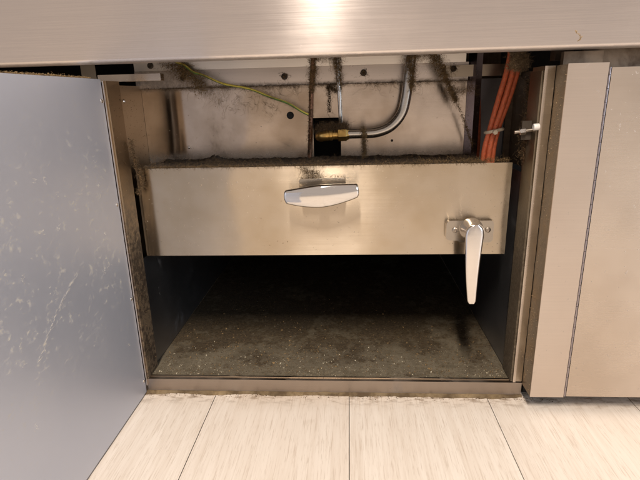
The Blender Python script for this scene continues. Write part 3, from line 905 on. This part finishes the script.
lint_along('corner_lint', 'brown fuzz clinging to the slanting earth wire', [p + Vector((0, -0.0012, -0.0005)) for p in wpts[14:52]], 0.0012, 260, 0.007, 0.00022, M['lint'], 0.3, 60, 0.0008)
lint_along('cable_lint', 'scattered dust stuck to the front of the orange cables', [(0.2330, 0.0745, 0.418), (0.2270, 0.0735, 0.395), (0.2190, 0.0735, 0.365), (0.2140, 0.0735, 0.330)], 0.0045, 90, 0.005, 0.0002, M['lint'], 0.2, 70, 0.0008)
lint_along('hanging_lint', 'brown wisps looping below the seam left of the dark hole disc', [(-0.165, 0.126, 0.400), (-0.140, 0.126, 0.392), (-0.120, 0.126, 0.398), (-0.090, 0.126, 0.395), (-0.082, 0.126, 0.385)], 0.0065, 110, 0.022, 0.00026, M['lint'], 0.15)
lint_along('handle_lint', 'dark grime round the plate of the lever latch', [(0.157, 0.0425, 0.2385), (0.185, 0.0425, 0.2395), (0.214, 0.0425, 0.2385), (0.2165, 0.0425, 0.225)], 0.0008, 40, 0.003, 0.0002, M['lint_dark'], 0.1, 90, 0.0006)
lint_along('handle_lint', 'dark grime on top of the base of the chrome pull', [(-0.036, 0.0400, 0.2975), (-0.010, 0.0400, 0.2985), (0.022, 0.0400, 0.2985)], 0.0012, 60, 0.005, 0.0002, M['lint_dark'], 0.1, 110, 0.0007)
# specks and smears spattered on the drawer front
db = bmesh.new()
for cx, cz, n, sx, sz in ((-0.085, 0.235, 22, 0.020, 0.006), (-0.065, 0.205, 30, 0.022, 0.003), (-0.10, 0.262, 10, 0.02, 0.01), (0.03, 0.262, 10, 0.012, 0.006), (0.10, 0.285, 12, 0.04, 0.012), (-0.19, 0.25, 20, 0.02, 0.03), (0.0, 0.25, 30, 0.13, 0.04)):
    for q in range(n):
        crumb(db, (cx + rnd.gauss(0, sx), 0.0449, max(0.193, min(0.31, cz + rnd.gauss(0, sz)))), 0.0002 + 0.0010 * rnd.random() ** 3)
tag(obj('drawer_specks', db, M['lint'], None, smooth=False), 'brown specks spattered on the drawer front', 'specks', kind='stuff')
# pale flakes on the base plate
db = bmesh.new()
for i in range(1900):
    x = rnd.uniform(-0.255, 0.242)
    y = 0.011 + abs(rnd.gauss(0, 0.04))
    w = 0.35 + 0.9 * noise.noise((x * 14, y * 20, 5)) + (0.4 if x < -0.12 or (-0.05 < x < 0.08) else 0)
    if y > 0.28 or rnd.random() > w:
        continue
    crumb(db, (x, y, 0.0212), 0.0004 + 0.0020 * rnd.random() ** 3)
tag(obj('pale_crumbs', db, M['crumbs'], None, smooth=False), 'pale crumbs scattered over the dirty base plate', 'crumbs', kind='stuff')
db = bmesh.new()
for i in range(4200):
    x = rnd.uniform(-0.255, 0.242)
    y = 0.011 + abs(rnd.gauss(0, 0.07))
    if y > 0.3:
        continue
    crumb(db, (x, y, 0.0213), rnd.uniform(0.0004, 0.0014))
tag(obj('dark_crumbs', db, M['lint_dark'], None, smooth=False), 'dark grit scattered over the dirty base plate', 'crumbs', kind='stuff')
db = bmesh.new()
for i in range(3600):
    x = rnd.uniform(-0.255, 0.242)
    y = 0.011 + abs(rnd.gauss(0, 0.09))
    if y > 0.3 or rnd.random() > 0.55 + 0.9 * noise.noise((x * 17, y * 17, 8)):
        continue
    crumb(db, (x, y, 0.0212), 0.0005 + 0.0026 * rnd.random() ** 2.5)
tag(obj('brown_crumbs', db, M['lint'], None, smooth=False), 'brown clods of greasy dirt over the base plate', 'crumbs', kind='stuff')
db = bmesh.new()
for i in range(520):
    z = rnd.uniform(0.03, 0.42)
    crumb(db, (-0.2574, rnd.uniform(0.001, 0.033), z), 0.0003 + 0.0012 * rnd.random() ** 3)
    if i % 2:
        crumb(db, (-0.2711, rnd.uniform(0.05, 0.128), rnd.uniform(0.315, 0.418)), 0.0003 + 0.0012 * rnd.random() ** 3)
tag(obj('jamb_specks', db, M['lint_dark'], None, smooth=False), 'dark specks stuck to the left jamb and side wall', 'specks', kind='stuff')
db = bmesh.new()
for i in range(620):
    crumb(db, (0.2589, rnd.uniform(-0.028, -0.001), rnd.uniform(0.022, 0.424)), 0.0003 + 0.0011 * rnd.random() ** 3)
    if i % 3 == 0:
        crumb(db, (rnd.uniform(0.2495, 0.258), -0.0005, rnd.uniform(0.025, 0.424)), 0.0003 + 0.0006 * rnd.random() ** 3)
tag(obj('post_specks', db, M['lint_pale'], None, smooth=False), 'tan dust specks on the side of the post', 'specks', kind='stuff')
# dirt along the foot of the sill
db = bmesh.new()
for i in range(900):
    x = rnd.uniform(-0.262, 0.30)
    if rnd.random() > 0.5 + 0.8 * noise.noise((x * 25, 1, 1)):
        continue
    y = -0.004 - abs(rnd.gauss(0, 0.0045))
    crumb(db, (x, y, 0.0006), rnd.uniform(0.0004, 0.0014))
tag(obj('floor_grit', db, M['lint_dark'], None, smooth=False), 'dark grit on the planks along the foot of the sill', 'grit', kind='stuff')
# fluff stuck to the open door, with one long scratchy thread
db = bmesh.new()
for i in range(120):
    y = rnd.uniform(-0.42, -0.02)
    z = rnd.gauss(0.23, 0.07)
    if rnd.random() > 0.35 + 0.9 * noise.noise((y * 15, z * 15, 2)):
        continue
    for q in range(rnd.randint(1, 6)):
        fibre(db, (-0.2616, y + rnd.gauss(0, 0.002), z + rnd.gauss(0, 0.002)), (0.0, rnd.gauss(0, 1), rnd.gauss(0, 1)), rnd.uniform(0.001, 0.004), 0.00022, 5, 0.9, 0)
for q in range(46):
    t = q / 45
    p0 = Vector((-0.2617, -0.202, 0.168)).lerp(Vector((-0.2617, -0.118, 0.222)), t)
    p0 += Vector((0, rnd.gauss(0, 0.0009), rnd.gauss(0, 0.0009) + 0.006 * math.sin(t * 3.1)))
    fibre(db, p0, (0, 0.84, 0.54), 0.005, 0.00018, 4, 0.25, 0)
tag(obj('door_fluff', db, M['fluff_white'], None, smooth=False), 'pale fluff and a long thread stuck to the open door', 'fluff', kind='stuff')
